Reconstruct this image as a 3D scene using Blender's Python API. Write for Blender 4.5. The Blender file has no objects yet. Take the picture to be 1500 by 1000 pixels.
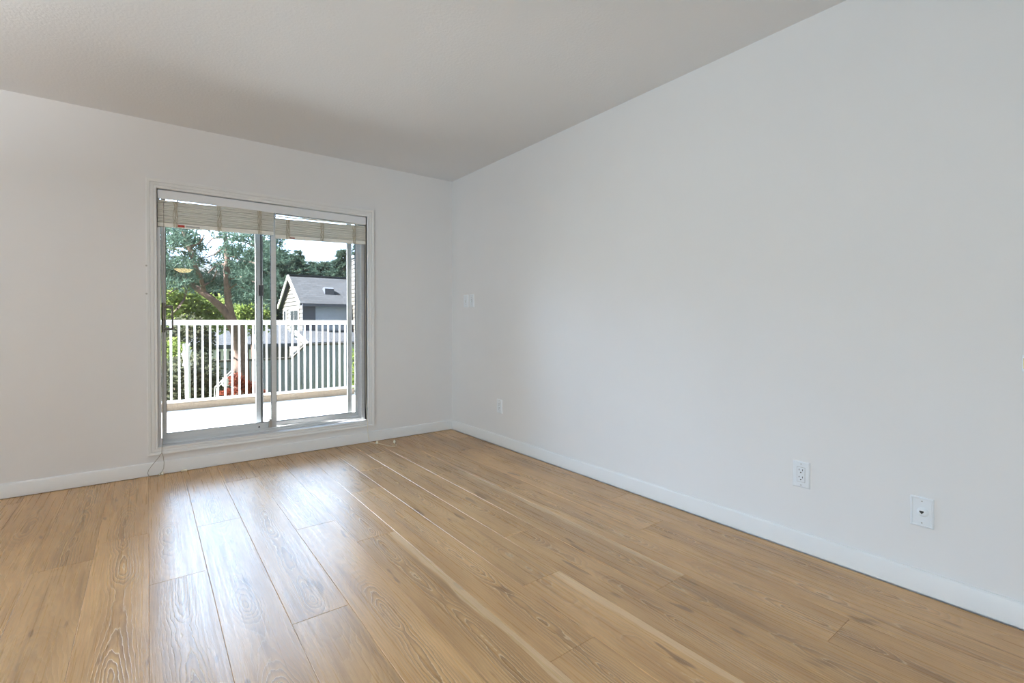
import bpy, bmesh, math, random
import numpy as np
from mathutils import Vector, Matrix

C = bpy.context.scene.collection
SC = bpy.context.scene
PI = math.pi

# ------------------------------------------------------------------ camera
CAM = Vector((-2.3954, -4.1110, 1.0579))
YAW = math.radians(37.3678); PITCH = math.radians(0.587); FPX = 699.49; PY0 = 478.8
cam = bpy.data.cameras.new('camera'); cam.sensor_width = 36.0
cam.lens = FPX / 1500 * 36.0
cam.shift_y = -(500 - PY0) / 1500
cam.clip_start = 0.02; cam.clip_end = 400
camo = bpy.data.objects.new('camera', cam); C.objects.link(camo)
camo.location = CAM; camo.rotation_euler = (PI/2 - PITCH, 0, -YAW)
SC.camera = camo

# ------------------------------------------------------------------ sky, sun, added fill lights, exposure
SC.view_settings.view_transform = 'Standard'; SC.view_settings.look = 'None'
SC.view_settings.gamma = 1.0; SC.view_settings.exposure = 0.0
SC.view_settings.use_curve_mapping = False
w = bpy.data.worlds.new('sky'); SC.world = w; w.use_nodes = True
nt = w.node_tree; nt.nodes.clear()
tc = nt.nodes.new('ShaderNodeTexCoord'); sx = nt.nodes.new('ShaderNodeSeparateXYZ')
def sky_step(src, lo, hi):
    n = nt.nodes.new('ShaderNodeMapRange'); n.interpolation_type = 'SMOOTHSTEP'; n.inputs[1].default_value = lo; n.inputs[2].default_value = hi
    nt.links.new(src, n.inputs[0]); return n.outputs[0]
def sky_mix(f, a, b):
    n = nt.nodes.new('ShaderNodeMix'); n.data_type = 'RGBA'; nt.links.new(f, n.inputs[0])
    for i, q in ((6, a), (7, b)):
        if isinstance(q, tuple): n.inputs[i].default_value = (*q, 1)
        else: nt.links.new(q, n.inputs[i])
    return n.outputs[2]
nt.links.new(tc.outputs['Generated'], sx.inputs[0])
# pale haze at the horizon, light blue overhead, and an added bright lobe facing the balcony, shaped for floor sheen
el, az = math.radians(14), math.radians(-14)
dt = nt.nodes.new('ShaderNodeVectorMath'); dt.operation = 'DOT_PRODUCT'
dt.inputs[1].default_value = (math.sin(az)*math.cos(el), math.cos(az)*math.cos(el), math.sin(el)); nt.links.new(tc.outputs['Generated'], dt.inputs[0])
lob = nt.nodes.new('ShaderNodeMath'); lob.operation = 'MULTIPLY'
nt.links.new(sky_step(dt.outputs['Value'], math.cos(math.radians(40)), math.cos(math.radians(8))), lob.inputs[0])
nt.links.new(sky_step(sx.outputs[2], 0.085, 0.18), lob.inputs[1])
base = sky_mix(sky_step(sx.outputs[2], 0.1, 0.6), (0.93, 0.93, 0.94), (1.0, 1.2, 1.5))
bg = nt.nodes.new('ShaderNodeBackground'); bg.inputs[1].default_value = 1.0
wo = nt.nodes.new('ShaderNodeOutputWorld')
nt.links.new(sky_mix(lob.outputs[0], base, (10.5, 14.4, 20.5)), bg.inputs[0]); nt.links.new(bg.outputs[0], wo.inputs[0])

def lamp(name, kind, energy, color, loc, direction):
    l = bpy.data.lights.new(name, kind); l.energy = energy; l.color = color
    o = bpy.data.objects.new(name, l); C.objects.link(o); o.location = loc
    o.rotation_euler = Vector(direction).to_track_quat('-Z', 'Y').to_euler()
    return o
sun = lamp('sun', 'SUN', 48.0, (1.0, 0.97, 0.93), (-10, 2, 12), (0.72, -0.080, -0.69)); sun.data.angle = 0.01
XLW = -6.4
ADDED_WIN1 = (-5.60, -3.55, 0.19, 2.10)     # x0, x1, z0, z1 of an added, unseen balcony door in the far wall, lighting the ceiling
ADDED_WIN2 = (-5.50, -3.40, 0.12, 1.35)     # y0, y1, z0, z1 of an added, unseen window in the left wall for fill light
a = lamp('left_fill_light', 'AREA', 166.0, (0.62, 0.83, 1.0), (XLW-0.22, (ADDED_WIN2[0]+ADDED_WIN2[1])/2, (ADDED_WIN2[2]+ADDED_WIN2[3])/2), (1, 0, 0))  # fill light in the added left window, brightens the right wall
a.data.shape = 'RECTANGLE'; a.data.size = ADDED_WIN2[1]-ADDED_WIN2[0]-0.1; a.data.size_y = ADDED_WIN2[3]-ADDED_WIN2[2]-0.1
ADDED_LAMP = (-4.30, -1.70)                # x, y of an added, unseen uplighter that brightens the left ceiling
a = lamp('uplight_fill', 'AREA', 66.0, (0.90, 0.96, 1.0), (ADDED_LAMP[0], ADDED_LAMP[1], 1.775), (0, 0, 1)); a.data.shape = 'DISK'; a.data.size = 0.24  # disc light of the added floor lamp, fill for the ceiling
ADDED_WIN3 = (-6.1, -2.75, 0.25, 2.15)       # x0, x1, z0, z1 of added, unseen glazed doors in the rear wall for fill light
a = lamp('rear_fill_light', 'AREA', 58.0, (0.80, 0.92, 1.0), ((ADDED_WIN3[0]+ADDED_WIN3[1])/2, -7.82, (ADDED_WIN3[2]+ADDED_WIN3[3])/2), (0, 1, 0))  # fill light in the added rear doors, brightens the far wall
a.data.shape = 'RECTANGLE'; a.data.size = ADDED_WIN3[1]-ADDED_WIN3[0]-0.1; a.data.size_y = ADDED_WIN3[3]-ADDED_WIN3[2]-0.1

SC.cycles.max_bounces = 12; SC.cycles.diffuse_bounces = 6; SC.cycles.transparent_max_bounces = 24
SC.cycles.caustics_reflective = False; SC.cycles.caustics_refractive = False
SC.cycles.sample_clamp_indirect = 6.0

# ------------------------------------------------------------------ helpers
def at(px, py, Y):
    """the point on the plane y = Y that a surveyor's sight from the camera station meets"""
    F = Vector((math.sin(YAW)*math.cos(PITCH), math.cos(YAW)*math.cos(PITCH), -math.sin(PITCH)))
    R = Vector((math.cos(YAW), -math.sin(YAW), 0)); U = R.cross(F)
    d = F + R*((px-750)/FPX) - U*((py-PY0)/FPX)
    return CAM + d*((Y-CAM.y)/d.y)

class MB:
    def __init__(s): s.v = []; s.f = []
    def add(s, vs, fs):
        n = len(s.v); s.v += [tuple(p) for p in vs]; s.f += [tuple(i+n for i in f) for f in fs]; return s
    def box(s, x0, x1, y0, y1, z0, z1):
        return s.add([(x0,y0,z0),(x1,y0,z0),(x1,y1,z0),(x0,y1,z0),(x0,y0,z1),(x1,y0,z1),(x1,y1,z1),(x0,y1,z1)],
                     [(0,3,2,1),(4,5,6,7),(0,1,5,4),(1,2,6,5),(2,3,7,6),(3,0,4,7)])
    def tube(s, pts, r, n=8, cap=True):
        pts = [Vector(p) for p in pts]; rs = r if isinstance(r, (list, tuple)) else [r]*len(pts)
        vs = []; up = Vector((0.13, 0.31, 0.94)).normalized(); prev = None
        for i, p in enumerate(pts):
            t = (pts[min(i+1, len(pts)-1)] - pts[max(i-1, 0)]).normalized()
            a = t.cross(up) if prev is None else prev - t*prev.dot(t)
            if a.length < 1e-4: a = t.cross(Vector((1, 0, 0)))
            a.normalize(); b = t.cross(a); prev = a
            vs += [p + a*math.cos(2*PI*k/n)*rs[i] + b*math.sin(2*PI*k/n)*rs[i] for k in range(n)]
        fs = [(i*n+k, i*n+(k+1) % n, (i+1)*n+(k+1) % n, (i+1)*n+k) for i in range(len(pts)-1) for k in range(n)]
        if cap: fs += [tuple(range(n-1, -1, -1)), tuple((len(pts)-1)*n+k for k in range(n))]
        return s.add(vs, fs)
    def prism(s, poly, ext):
        """poly: 3D polygon, extruded by the vector ext"""
        n = len(poly); e = Vector(ext); P = [Vector(p) for p in poly]
        return s.add(P + [p+e for p in P], [tuple(range(n-1, -1, -1)), tuple(range(n, 2*n))] + [(i, (i+1) % n, n+(i+1) % n, n+i) for i in range(n)])
    def lathe(s, c, prof, axis='z', n=24):
        c = Vector(c); vs = []
        for r, h in prof:
            for k in range(n):
                a = 2*PI*k/n; u, q = r*math.cos(a), r*math.sin(a)
                vs.append(c + (Vector((u, q, h)) if axis == 'z' else Vector((-h, u, q)) if axis == 'x' else Vector((u, -h, q))))
        m = len(prof)
        return s.add(vs, [(i*n+k, i*n+(k+1) % n, (i+1)*n+(k+1) % n, (i+1)*n+k) for i in range(m-1) for k in range(n)]
                     + [tuple(range(n-1, -1, -1)), tuple((m-1)*n+k for k in range(n))])
    def build(s, name, mat, parent=None, bevel=0, smooth=False, seg=2):
        me = bpy.data.meshes.new(name); me.from_pydata(s.v, [], s.f)
        bm = bmesh.new(); bm.from_mesh(me); bmesh.ops.recalc_face_normals(bm, faces=bm.faces)
        if smooth:
            for f in bm.faces: f.smooth = True
            for e in bm.edges:
                if len(e.link_faces) == 2 and e.calc_face_angle(0) > 0.7: e.smooth = False
        bm.to_mesh(me); bm.free()
        me.materials.append(mat)
        o = bpy.data.objects.new(name, me); C.objects.link(o)
        if parent is not None:
            o.parent = parent; o.matrix_parent_inverse = Matrix.Translation(-Vector(parent.location)) if parent.type == 'EMPTY' and parent.parent is None else Matrix.Identity(4)
        if bevel:
            b = o.modifiers.new('bevel', 'BEVEL'); b.width = bevel; b.segments = seg; b.limit_method = 'ANGLE'; b.angle_limit = 0.6
        return o

def fix_parent(o, parent):
    """o keeps its world-space vertices under a parent that stands at a location"""
    o.parent = parent; wl = Vector((0, 0, 0)); q = parent
    while q is not None: wl += q.location; q = q.parent
    o.location = -wl; o.matrix_parent_inverse = Matrix.Identity(4)
    return o
def part(mb, name, mat, parent, **k):
    o = mb.build(name, mat, None, **k)
    return fix_parent(o, parent)
def empty(name, loc):
    o = bpy.data.objects.new(name, None); o.empty_display_size = 0.1; o.location = loc; C.objects.link(o); return o
def tag(o, label=None, cat=None, group=None, kind=None):
    if label: o['label'] = label
    if cat: o['category'] = cat
    if group: o['group'] = group
    if kind: o['kind'] = kind
    return o
def thing(name, label, cat, loc, group=None): return tag(empty(name, loc), label, cat, group)
def struct(o): o['kind'] = 'structure'; return o
def copy_tree(o, parent=None):
    c = o.copy(); C.objects.link(c)
    if parent is not None: c.parent = parent
    for ch in list(o.children): copy_tree(ch, c)
    return c
def npmesh(name, V, F, mat, parent=None):
    me = bpy.data.meshes.new(name); k = F.shape[1]
    me.vertices.add(len(V)); me.vertices.foreach_set('co', V.astype(np.float32).ravel())
    me.loops.add(F.size); me.loops.foreach_set('vertex_index', F.astype(np.int32).ravel())
    me.polygons.add(len(F)); me.polygons.foreach_set('loop_start', np.arange(0, F.size, k, dtype=np.int32))
    me.polygons.foreach_set('loop_total', np.full(len(F), k, dtype=np.int32))
    me.update(calc_edges=True); me.validate(); me.materials.append(mat)
    o = bpy.data.objects.new(name, me); C.objects.link(o)
    if parent is not None: fix_parent(o, parent)
    return o

# ------------------------------------------------------------------ materials
def mat(name, col, rough=0.5, metal=0.0, noise=0.0, nscale=20.0, bump=0.0, bscale=200.0, spec=0.5, emit=None, stretch=(1, 1, 1)):
    m = bpy.data.materials.new(name); m.use_nodes = True; t = m.node_tree; p = t.nodes['Principled BSDF']
    p.inputs['Base Color'].default_value = (*col, 1); p.inputs['Roughness'].default_value = rough; p.inputs['Metallic'].default_value = metal
    p.inputs['Specular IOR Level'].default_value = spec
    tcn = t.nodes.new('ShaderNodeTexCoord'); mp = t.nodes.new('ShaderNodeMapping'); mp.inputs['Scale'].default_value = stretch
    t.links.new(tcn.outputs['Object'], mp.inputs[0])
    if noise:
        n = t.nodes.new('ShaderNodeTexNoise'); n.inputs['Scale'].default_value = nscale; n.inputs['Detail'].default_value = 4
        t.links.new(mp.outputs[0], n.inputs['Vector'])
        r = t.nodes.new('ShaderNodeMapRange'); r.inputs[1].default_value = 0.25; r.inputs[2].default_value = 0.75
        r.inputs[3].default_value = 1-noise; r.inputs[4].default_value = 1+noise
        x = t.nodes.new('ShaderNodeVectorMath'); x.operation = 'SCALE'; x.inputs[0].default_value = col
        t.links.new(n.outputs[0], r.inputs[0]); t.links.new(r.outputs[0], x.inputs['Scale']); t.links.new(x.outputs[0], p.inputs['Base Color'])
    if bump:
        n = t.nodes.new('ShaderNodeTexNoise'); n.inputs['Scale'].default_value = bscale; n.inputs['Detail'].default_value = 3
        t.links.new(mp.outputs[0], n.inputs['Vector'])
        b = t.nodes.new('ShaderNodeBump'); b.inputs['Strength'].default_value = bump; b.inputs['Distance'].default_value = 0.004
        t.links.new(n.outputs[0], b.inputs['Height']); t.links.new(b.outputs[0], p.inputs['Normal'])
    if emit:
        p.inputs['Emission Color'].default_value = (*emit[0], 1); p.inputs['Emission Strength'].default_value = emit[1]
    return m
M = {}
M['wall'] = mat('wall_paint', (0.790, 0.780, 0.784), 0.65, noise=0.01, nscale=3, bump=0.05, bscale=260, spec=0.3)
M['ceiling'] = mat('ceiling_texture_paint', (0.775, 0.787, 0.812), 0.8, bump=0.35, bscale=75, spec=0.2)
M['trim'] = mat('trim_paint', (0.80, 0.797, 0.80), 0.38, noise=0.01, nscale=5)
M['plate'] = mat('white_plastic', (0.80, 0.83, 0.87), 0.3, noise=0.01, nscale=30)
M['slot'] = mat('black_slot', (0.012, 0.012, 0.014), 0.5, noise=0.1)
M['alu'] = mat('mill_aluminium', (0.68, 0.69, 0.70), 0.5, 0.15, noise=0.05, nscale=8, stretch=(1, 1, 12))
M['alu_dark'] = mat('dark_gasket', (0.05, 0.05, 0.055), 0.6, noise=0.1)
M['vinyl'] = mat('white_vinyl', (0.79, 0.80, 0.83), 0.35, noise=0.01)
M['bronze'] = mat('worn_bronze_handle', (0.15, 0.135, 0.115), 0.45, 0.3, noise=0.25, nscale=60)
M['blind'] = mat('cream_blind_slat', (0.87, 0.85, 0.79), 0.45, noise=0.03, nscale=30)
M['cord'] = mat('cream_cord', (0.50, 0.44, 0.34), 0.8, noise=0.25, nscale=120)
M['cordgrey'] = mat('grey_cord', (0.36, 0.33, 0.29), 0.8, noise=0.15, nscale=120)
M['tassel'] = mat('ivory_tassel', (0.82, 0.76, 0.62), 0.4, noise=0.05)
M['red'] = mat('red_warning_sticker', (0.42, 0.035, 0.02), 0.5, noise=0.1, nscale=200)
M['greyink'] = mat('grey_sticker', (0.45, 0.44, 0.42), 0.6, noise=0.25, nscale=260)
M['pinksticker'] = mat('faded_red_sticker', (0.36, 0.13, 0.11), 0.6, noise=0.1)
M['brass'] = mat('brass', (0.55, 0.46, 0.22), 0.35, 0.9, noise=0.15)
M['steel'] = mat('steel_clip', (0.5, 0.5, 0.5), 0.3, 0.9, noise=0.1)
M['blackp'] = mat('black_plastic', (0.025, 0.023, 0.025), 0.45, noise=0.1)
M['lampglass'] = mat('warm_lamp_glass', (0.9, 0.7, 0.4), 0.4, emit=((1.0, 0.74, 0.36), 11.0))
M['deck'] = mat('white_deck_membrane', (0.85, 0.87, 0.89), 0.7, noise=0.03, nscale=6)
M['stucco'] = mat('beige_stucco', (0.20, 0.155, 0.112), 0.9, noise=0.18, nscale=60, bump=0.5, bscale=120)
M['rail'] = mat('white_railing_enamel', (0.85, 0.85, 0.85), 0.4, noise=0.01)
M['grass'] = mat('grass', (0.055, 0.08, 0.022), 0.9, noise=0.35, nscale=14)
M['fence'] = mat('grey_weathered_fence', (0.25, 0.27, 0.335), 0.85, noise=0.22, nscale=18, stretch=(6, 6, 1))
M['fencecap'] = mat('brown_weathered_cap', (0.09, 0.078, 0.07), 0.85, noise=0.2, nscale=25)
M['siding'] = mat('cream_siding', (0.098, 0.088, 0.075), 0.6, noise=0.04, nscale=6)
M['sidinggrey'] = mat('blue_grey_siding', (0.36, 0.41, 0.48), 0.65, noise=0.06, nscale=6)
M['shingle'] = None
M['darktrim'] = mat('dark_eave', (0.07, 0.08, 0.11), 0.6, noise=0.1)
M['brownwall'] = mat('taupe_siding', (0.10, 0.095, 0.095), 0.8, noise=0.1, nscale=10)
M['glassdark'] = mat('dark_window_glass', (0.03, 0.035, 0.04), 0.1, noise=0.1)
M['bark'] = mat('pine_bark', (0.13, 0.085, 0.073), 0.95, noise=0.5, nscale=14, bump=0.8, bscale=30, stretch=(1, 1, 0.4))
M['canvas'] = mat('white_canvas', (0.80, 0.80, 0.82), 0.8, noise=0.03)

def shingle_mat():
    m = bpy.data.materials.new('slate_blue_shingles'); m.use_nodes = True; t = m.node_tree; p = t.nodes['Principled BSDF']
    g = t.nodes.new('ShaderNodeTexCoord'); b = t.nodes.new('ShaderNodeTexBrick')
    mp = t.nodes.new('ShaderNodeMapping'); mp.inputs['Rotation'].default_value = (math.radians(-55), 0, 0)
    b.inputs['Color1'].default_value = (0.026, 0.030, 0.040, 1); b.inputs['Color2'].default_value = (0.040, 0.045, 0.058, 1); b.inputs['Mortar'].default_value = (0.012, 0.014, 0.020, 1)
    b.inputs['Scale'].default_value = 1.0; b.inputs['Mortar Size'].default_value = 0.012; b.inputs['Brick Width'].default_value = 0.34; b.inputs['Row Height'].default_value = 0.17
    t.links.new(g.outputs['Object'], mp.inputs[0]); t.links.new(mp.outputs[0], b.inputs['Vector']); t.links.new(b.outputs[0], p.inputs['Base Color'])
    p.inputs['Roughness'].default_value = 0.9
    return m
M['shingle'] = shingle_mat()

def leaf_mat(name, c1, c2, trans=0.35, scale=3.0):
    m = bpy.data.materials.new(name); m.use_nodes = True; t = m.node_tree; t.nodes.clear()
    g = t.nodes.new('ShaderNodeNewGeometry'); n = t.nodes.new('ShaderNodeTexNoise'); n.inputs['Scale'].default_value = scale
    rr = t.nodes.new('ShaderNodeMath'); rr.operation = 'ADD'
    t.links.new(g.outputs['Position'], n.inputs['Vector']); t.links.new(n.outputs[0], rr.inputs[0])
    rs = t.nodes.new('ShaderNodeMath'); rs.operation = 'MULTIPLY_ADD'; rs.inputs[1].default_value = 0.8; rs.inputs[2].default_value = -0.4
    t.links.new(g.outputs['Random Per Island'], rs.inputs[0]); t.links.new(rs.outputs[0], rr.inputs[1])
    x = t.nodes.new('ShaderNodeMix'); x.data_type = 'RGBA'; x.inputs[6].default_value = (*c1, 1); x.inputs[7].default_value = (*c2, 1)
    t.links.new(rr.outputs[0], x.inputs[0])
    d = t.nodes.new('ShaderNodeBsdfDiffuse'); tr = t.nodes.new('ShaderNodeBsdfTranslucent'); mxs = t.nodes.new('ShaderNodeMixShader'); mxs.inputs[0].default_value = trans
    o = t.nodes.new('ShaderNodeOutputMaterial')
    t.links.new(x.outputs[2], d.inputs[0]); t.links.new(x.outputs[2], tr.inputs[0])
    t.links.new(d.outputs[0], mxs.inputs[1]); t.links.new(tr.outputs[0], mxs.inputs[2]); t.links.new(mxs.outputs[0], o.inputs[0])
    return m
M['needle'] = leaf_mat('pine_needles', (0.045, 0.085, 0.070), (0.125, 0.185, 0.150), 0.35)
M['conifer'] = leaf_mat('conifer_needles', (0.022, 0.042, 0.036), (0.065, 0.10, 0.075), 0.35, 0.6)
M['lime'] = leaf_mat('lime_leaves', (0.10, 0.15, 0.03), (0.27, 0.33, 0.11), 0.5, 1.5)
M['olive'] = leaf_mat('olive_leaves', (0.05, 0.06, 0.04), (0.14, 0.145, 0.10), 0.4, 2.0)
M['redleaf'] = leaf_mat('red_leaves', (0.17, 0.035, 0.025), (0.30, 0.09, 0.06), 0.35, 2.0)

def glass_mat():
    m = bpy.data.materials.new('clear_glass'); m.use_nodes = True; t = m.node_tree; t.nodes.clear()
    tr = t.nodes.new('ShaderNodeBsdfTransparent'); tr.inputs[0].default_value = (0.95, 0.97, 0.965, 1)
    gl = t.nodes.new('ShaderNodeBsdfGlossy'); gl.inputs['Roughness'].default_value = 0.0; gl.inputs[0].default_value = (1, 1, 1, 1)
    fr = t.nodes.new('ShaderNodeFresnel'); fr.inputs[0].default_value = 1.45
    n = t.nodes.new('ShaderNodeTexNoise'); n.inputs['Scale'].default_value = 2
    mxs = t.nodes.new('ShaderNodeMixShader'); o = t.nodes.new('ShaderNodeOutputMaterial')
    t.links.new(fr.outputs[0], mxs.inputs[0]); t.links.new(tr.outputs[0], mxs.inputs[1]); t.links.new(gl.outputs[0], mxs.inputs[2]); t.links.new(mxs.outputs[0], o.inputs[0])
    return m
M['glass'] = glass_mat()

def wood_mat():
    m = bpy.data.materials.new('oak_plank_floor'); m.use_nodes = True; t = m.node_tree; p = t.nodes['Principled BSDF']; L = t.links.new
    def attr(n):
        a = t.nodes.new('ShaderNodeAttribute'); a.attribute_name = n; return a.outputs['Fac']
    def mth(op, a, b=None, c=None, clamp=False):
        n = t.nodes.new('ShaderNodeMath'); n.operation = op; n.use_clamp = clamp
        for i, q in enumerate((a, b, c)):
            if q is None: continue
            if isinstance(q, (int, float)): n.inputs[i].default_value = q
            else: L(q, n.inputs[i])
        return n.outputs[0]
    def comb(a, b, c):
        n = t.nodes.new('ShaderNodeCombineXYZ')
        for i, q in enumerate((a, b, c)):
            if isinstance(q, (int, float)): n.inputs[i].default_value = q
            else: L(q, n.inputs[i])
        return n.outputs[0]
    def noise(vec, det=2.0, scale=1.0, rough=0.5):
        n = t.nodes.new('ShaderNodeTexNoise'); n.inputs['Scale'].default_value = scale; n.inputs['Detail'].default_value = det; n.inputs['Roughness'].default_value = rough
        L(vec, n.inputs['Vector']); return n.outputs[0]
    def rng(x, a, b, c=0.0, d=1.0):
        n = t.nodes.new('ShaderNodeMapRange'); n.interpolation_type = 'SMOOTHSTEP'
        L(x, n.inputs[0])
        for i, q in enumerate((a, b, c, d)): n.inputs[i+1].default_value = q
        return n.outputs[0]
    def mixc(f, a, b):
        n = t.nodes.new('ShaderNodeMix'); n.data_type = 'RGBA'
        if isinstance(f, (int, float)): n.inputs[0].default_value = f
        else: L(f, n.inputs[0])
        for i, q in ((6, a), (7, b)):
            if isinstance(q, tuple): n.inputs[i].default_value = (*q, 1)
            else: L(q, n.inputs[i])
        return n.outputs[2]
    u, v, r = attr('pu'), attr('pv'), attr('rnd')
    r1 = mth('MULTIPLY', r, 37.0); r2 = mth('MULTIPLY', r, 91.0); r3 = mth('FRACT', mth('MULTIPLY', r, 13.7)); r4 = mth('FRACT', mth('MULTIPLY', r, 29.3))
    # the trunk's axis wanders under the plank: ovals and cathedrals where it comes near, straight grain elsewhere
    cx = mth('MULTIPLY', mth('SUBTRACT', noise(comb(r1, mth('MULTIPLY', v, 0.8), r2), 2), 0.5), 0.11)
    dz = mth('MULTIPLY', mth('SUBTRACT', noise(comb(r2, mth('MULTIPLY', v, 1.0), r1), 3, 1.0, 0.5), 0.5), 0.36)
    dz = mth('ADD', dz, mth('MULTIPLY', mth('SUBTRACT', r3, 0.5), 0.12))
    du = mth('SUBTRACT', u, cx)
    wob = mth('MULTIPLY', mth('SUBTRACT', noise(comb(mth('MULTIPLY', u, 30.0), mth('MULTIPLY', v, 7.0), r1), 4, 1.0, 0.6), 0.5), 0.020)
    rad = mth('ADD', mth('SQRT', mth('ADD', mth('MULTIPLY', du, du), mth('MULTIPLY', dz, dz))), wob)
    ring = mth('FRACT', mth('MULTIPLY', rad, 105.0))
    line = mth('MULTIPLY', rng(ring, 0.0, 0.10, 1.0, 0.0), 1.0)
    line = mth('MAXIMUM', line, rng(ring, 0.86, 1.0))
    late = rng(ring, 0.25, 0.95)
    core = rng(rad, 0.015, 0.075, 1.0, 0.0)                        # figure is strongest near the heart
    fib = noise(comb(mth('MULTIPLY', u, 420.0), mth('MULTIPLY', v, 9.0), r1), 2)
    fib2 = noise(comb(mth('MULTIPLY', u, 120.0), mth('MULTIPLY', v, 2.2), r2), 3)
    streak = rng(noise(comb(mth('MULTIPLY', u, 26.0), mth('MULTIPLY', v, 1.1), r2), 3), 0.54, 0.74)
    blot = noise(comb(mth('MULTIPLY', u, 9.0), mth('MULTIPLY', v, 1.6), r1), 3)
    spot = rng(noise(comb(mth('MULTIPLY', u, 22.0), mth('MULTIPLY', v, 5.0), r2), 1), 0.69, 0.77)
    light = (0.645, 0.395, 0.180); mid = (0.465, 0.268, 0.115); dark = (0.205, 0.112, 0.052); pale = (0.76, 0.57, 0.35)
    c = mixc(rng(blot, 0.3, 0.72), light, mid)
    c = mixc(mth('MULTIPLY', rng(fib2, 0.35, 0.7), 0.32), c, mid)
    c = mixc(mth('MULTIPLY', late, mth('ADD', 0.16, mth('MULTIPLY', core, 0.48))), c, dark)
    c = mixc(mth('MULTIPLY', streak, 0.5), c, dark)
    c = mixc(mth('MULTIPLY', spot, 0.75), c, dark)
    sap = mth('MULTIPLY', rng(mth('ADD', mth('MULTIPLY', mth('SUBTRACT', r4, 0.5), 0.0), mth('ADD', u, mth('MULTIPLY', noise(comb(r1, mth('MULTIPLY', v, 2.4), r2), 3), 0.075))), 0.100, 0.108), attr('sap'))
    c = mixc(mth('MULTIPLY', sap, 0.48), c, pale)
    c = mixc(mth('MULTIPLY', line, mth('ADD', 0.14, mth('MULTIPLY', core, 0.62))), c, pale)
    c = mixc(mth('MULTIPLY', rng(fib, 0.52, 0.72), 0.22), c, dark)
    tone = rng(r3, 0.0, 1.0, 0.90, 1.07)
    vs = t.nodes.new('ShaderNodeVectorMath'); vs.operation = 'SCALE'; L(c, vs.inputs[0]); L(tone, vs.inputs['Scale'])
    L(vs.outputs[0], p.inputs['Base Color'])
    h = mth('SUBTRACT', mth('MULTIPLY', fib, 0.35), mth('MULTIPLY', line, mth('ADD', 0.25, mth('MULTIPLY', core, 0.9))))
    b = t.nodes.new('ShaderNodeBump'); b.inputs['Strength'].default_value = 0.22; b.inputs['Distance'].default_value = 0.0012
    L(h, b.inputs['Height']); L(b.outputs[0], p.inputs['Normal'])
    L(rng(fib2, 0.2, 0.8, 0.24, 0.36), p.inputs['Roughness'])
    p.inputs['IOR'].default_value = 1.5
    return m
M['floor'] = wood_mat()

# ------------------------------------------------------------------ room shell
XL, YB, H = -6.4, -7.6, 2.44
DX0, DX1, DZ0, DZ1 = -2.34, -0.86, 0.193, 1.981        # opening of the sliding door
def floor():
    random.seed(11); PW = 0.1985; LP = 1.84
    known = {0: [-2.584], 1: [-3.497, -1.677], 2: [-2.968, -1.18], 3: [-2.232], 4: [-2.624, -0.778], 5: [-3.01, -1.17], 6: [-1.838],
             7: [-1.52], 8: [-2.325, -0.466], 9: [-1.17], 10: [-1.708], 11: [-2.95], 12: [-1.295]}
    V = []; F = []; PU = []; PV = []; RN = []; SP = []
    def plank(x0, x1, y0, y1, seed, sap):
        g = 0.0016; dz = -0.0014; n = len(V); cx = x0 + PW/2 if x0 > XL+0.01 else x1 - PW/2
        for (x, y, z) in ((x0+g, y0+g, 0), (x1-g, y0+g, 0), (x1-g, y1-g, 0), (x0+g, y1-g, 0), (x0, y0, dz), (x1, y0, dz), (x1, y1, dz), (x0, y1, dz)):
            V.append((x, y, z)); PU.append(x-cx); PV.append(y); RN.append(seed); SP.append(sap)
        F.extend([(n, n+1, n+2, n+3), (n+4, n+5, n+1, n), (n+5, n+6, n+2, n+1), (n+6, n+7, n+3, n+2), (n+7, n+4, n, n+3)])
    k = -1
    while True:
        x1 = -0.213 - PW*k; x0 = x1 - PW; x1 = min(x1, 0.0); x0 = max(x0, XL)
        if x1 <= XL + 0.005: break
        js = list(known.get(k, [-2.21 if k == -1 else -random.uniform(0.3, 2.0)]))
        lo = min(js); hi = max(js)
        while lo > YB: lo -= LP; js.append(lo)
        while hi < 0: hi += LP; js.append(hi)
        js = sorted(set(max(YB, min(0.0, j)) for j in js))
        for a, b in zip(js[:-1], js[1:]):
            if b - a > 0.02: plank(x0, x1, a, b, random.random(), 1.0 if (k, round(b, 2)) in ((6, -1.84), (4, -2.62), (2, -1.18)) else 0.0)
        k += 1
    n = len(V)
    for (x, y) in ((XL, YB), (0, YB), (0, 0), (XL, 0)):
        V.append((x, y, -0.03)); PU.append(0); PV.append(0); RN.append(0); SP.append(0)
    F.append((n, n+3, n+2, n+1))
    me = bpy.data.meshes.new('floor'); me.from_pydata(V, [], F); me.materials.append(M['floor'])
    for nm, d in (('pu', PU), ('pv', PV), ('rnd', RN), ('sap', SP)):
        a = me.attributes.new(nm, 'FLOAT', 'POINT'); a.data.foreach_set('value', d)
    o = bpy.data.objects.new('floor', me); C.objects.link(o); return struct(o)
floor()
struct(MB().box(XL-0.2, 0.2, YB-0.2, 0.2, H, H+0.15).build('ceiling', M['ceiling']))
m = MB(); T = 0.2
m.box(XL-T, ADDED_WIN1[0], 0, T, -0.2, H); m.box(ADDED_WIN1[1], DX0, 0, T, -0.2, H); m.box(ADDED_WIN1[0], ADDED_WIN1[1], 0, T, -0.2, ADDED_WIN1[2]); m.box(ADDED_WIN1[0], ADDED_WIN1[1], 0, T, ADDED_WIN1[3], H); m.box(DX1, 0.2, 0, T, -0.2, H); m.box(DX0, DX1, 0, T, -0.2, DZ0-0.02); m.box(DX0, DX1, 0, T, DZ1+0.02, H)
struct(m.build('wall_far', M['wall']))
struct(MB().box(0, 0.2, YB-0.2, 0, -0.2, H).build('wall_right', M['wall']))
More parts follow.
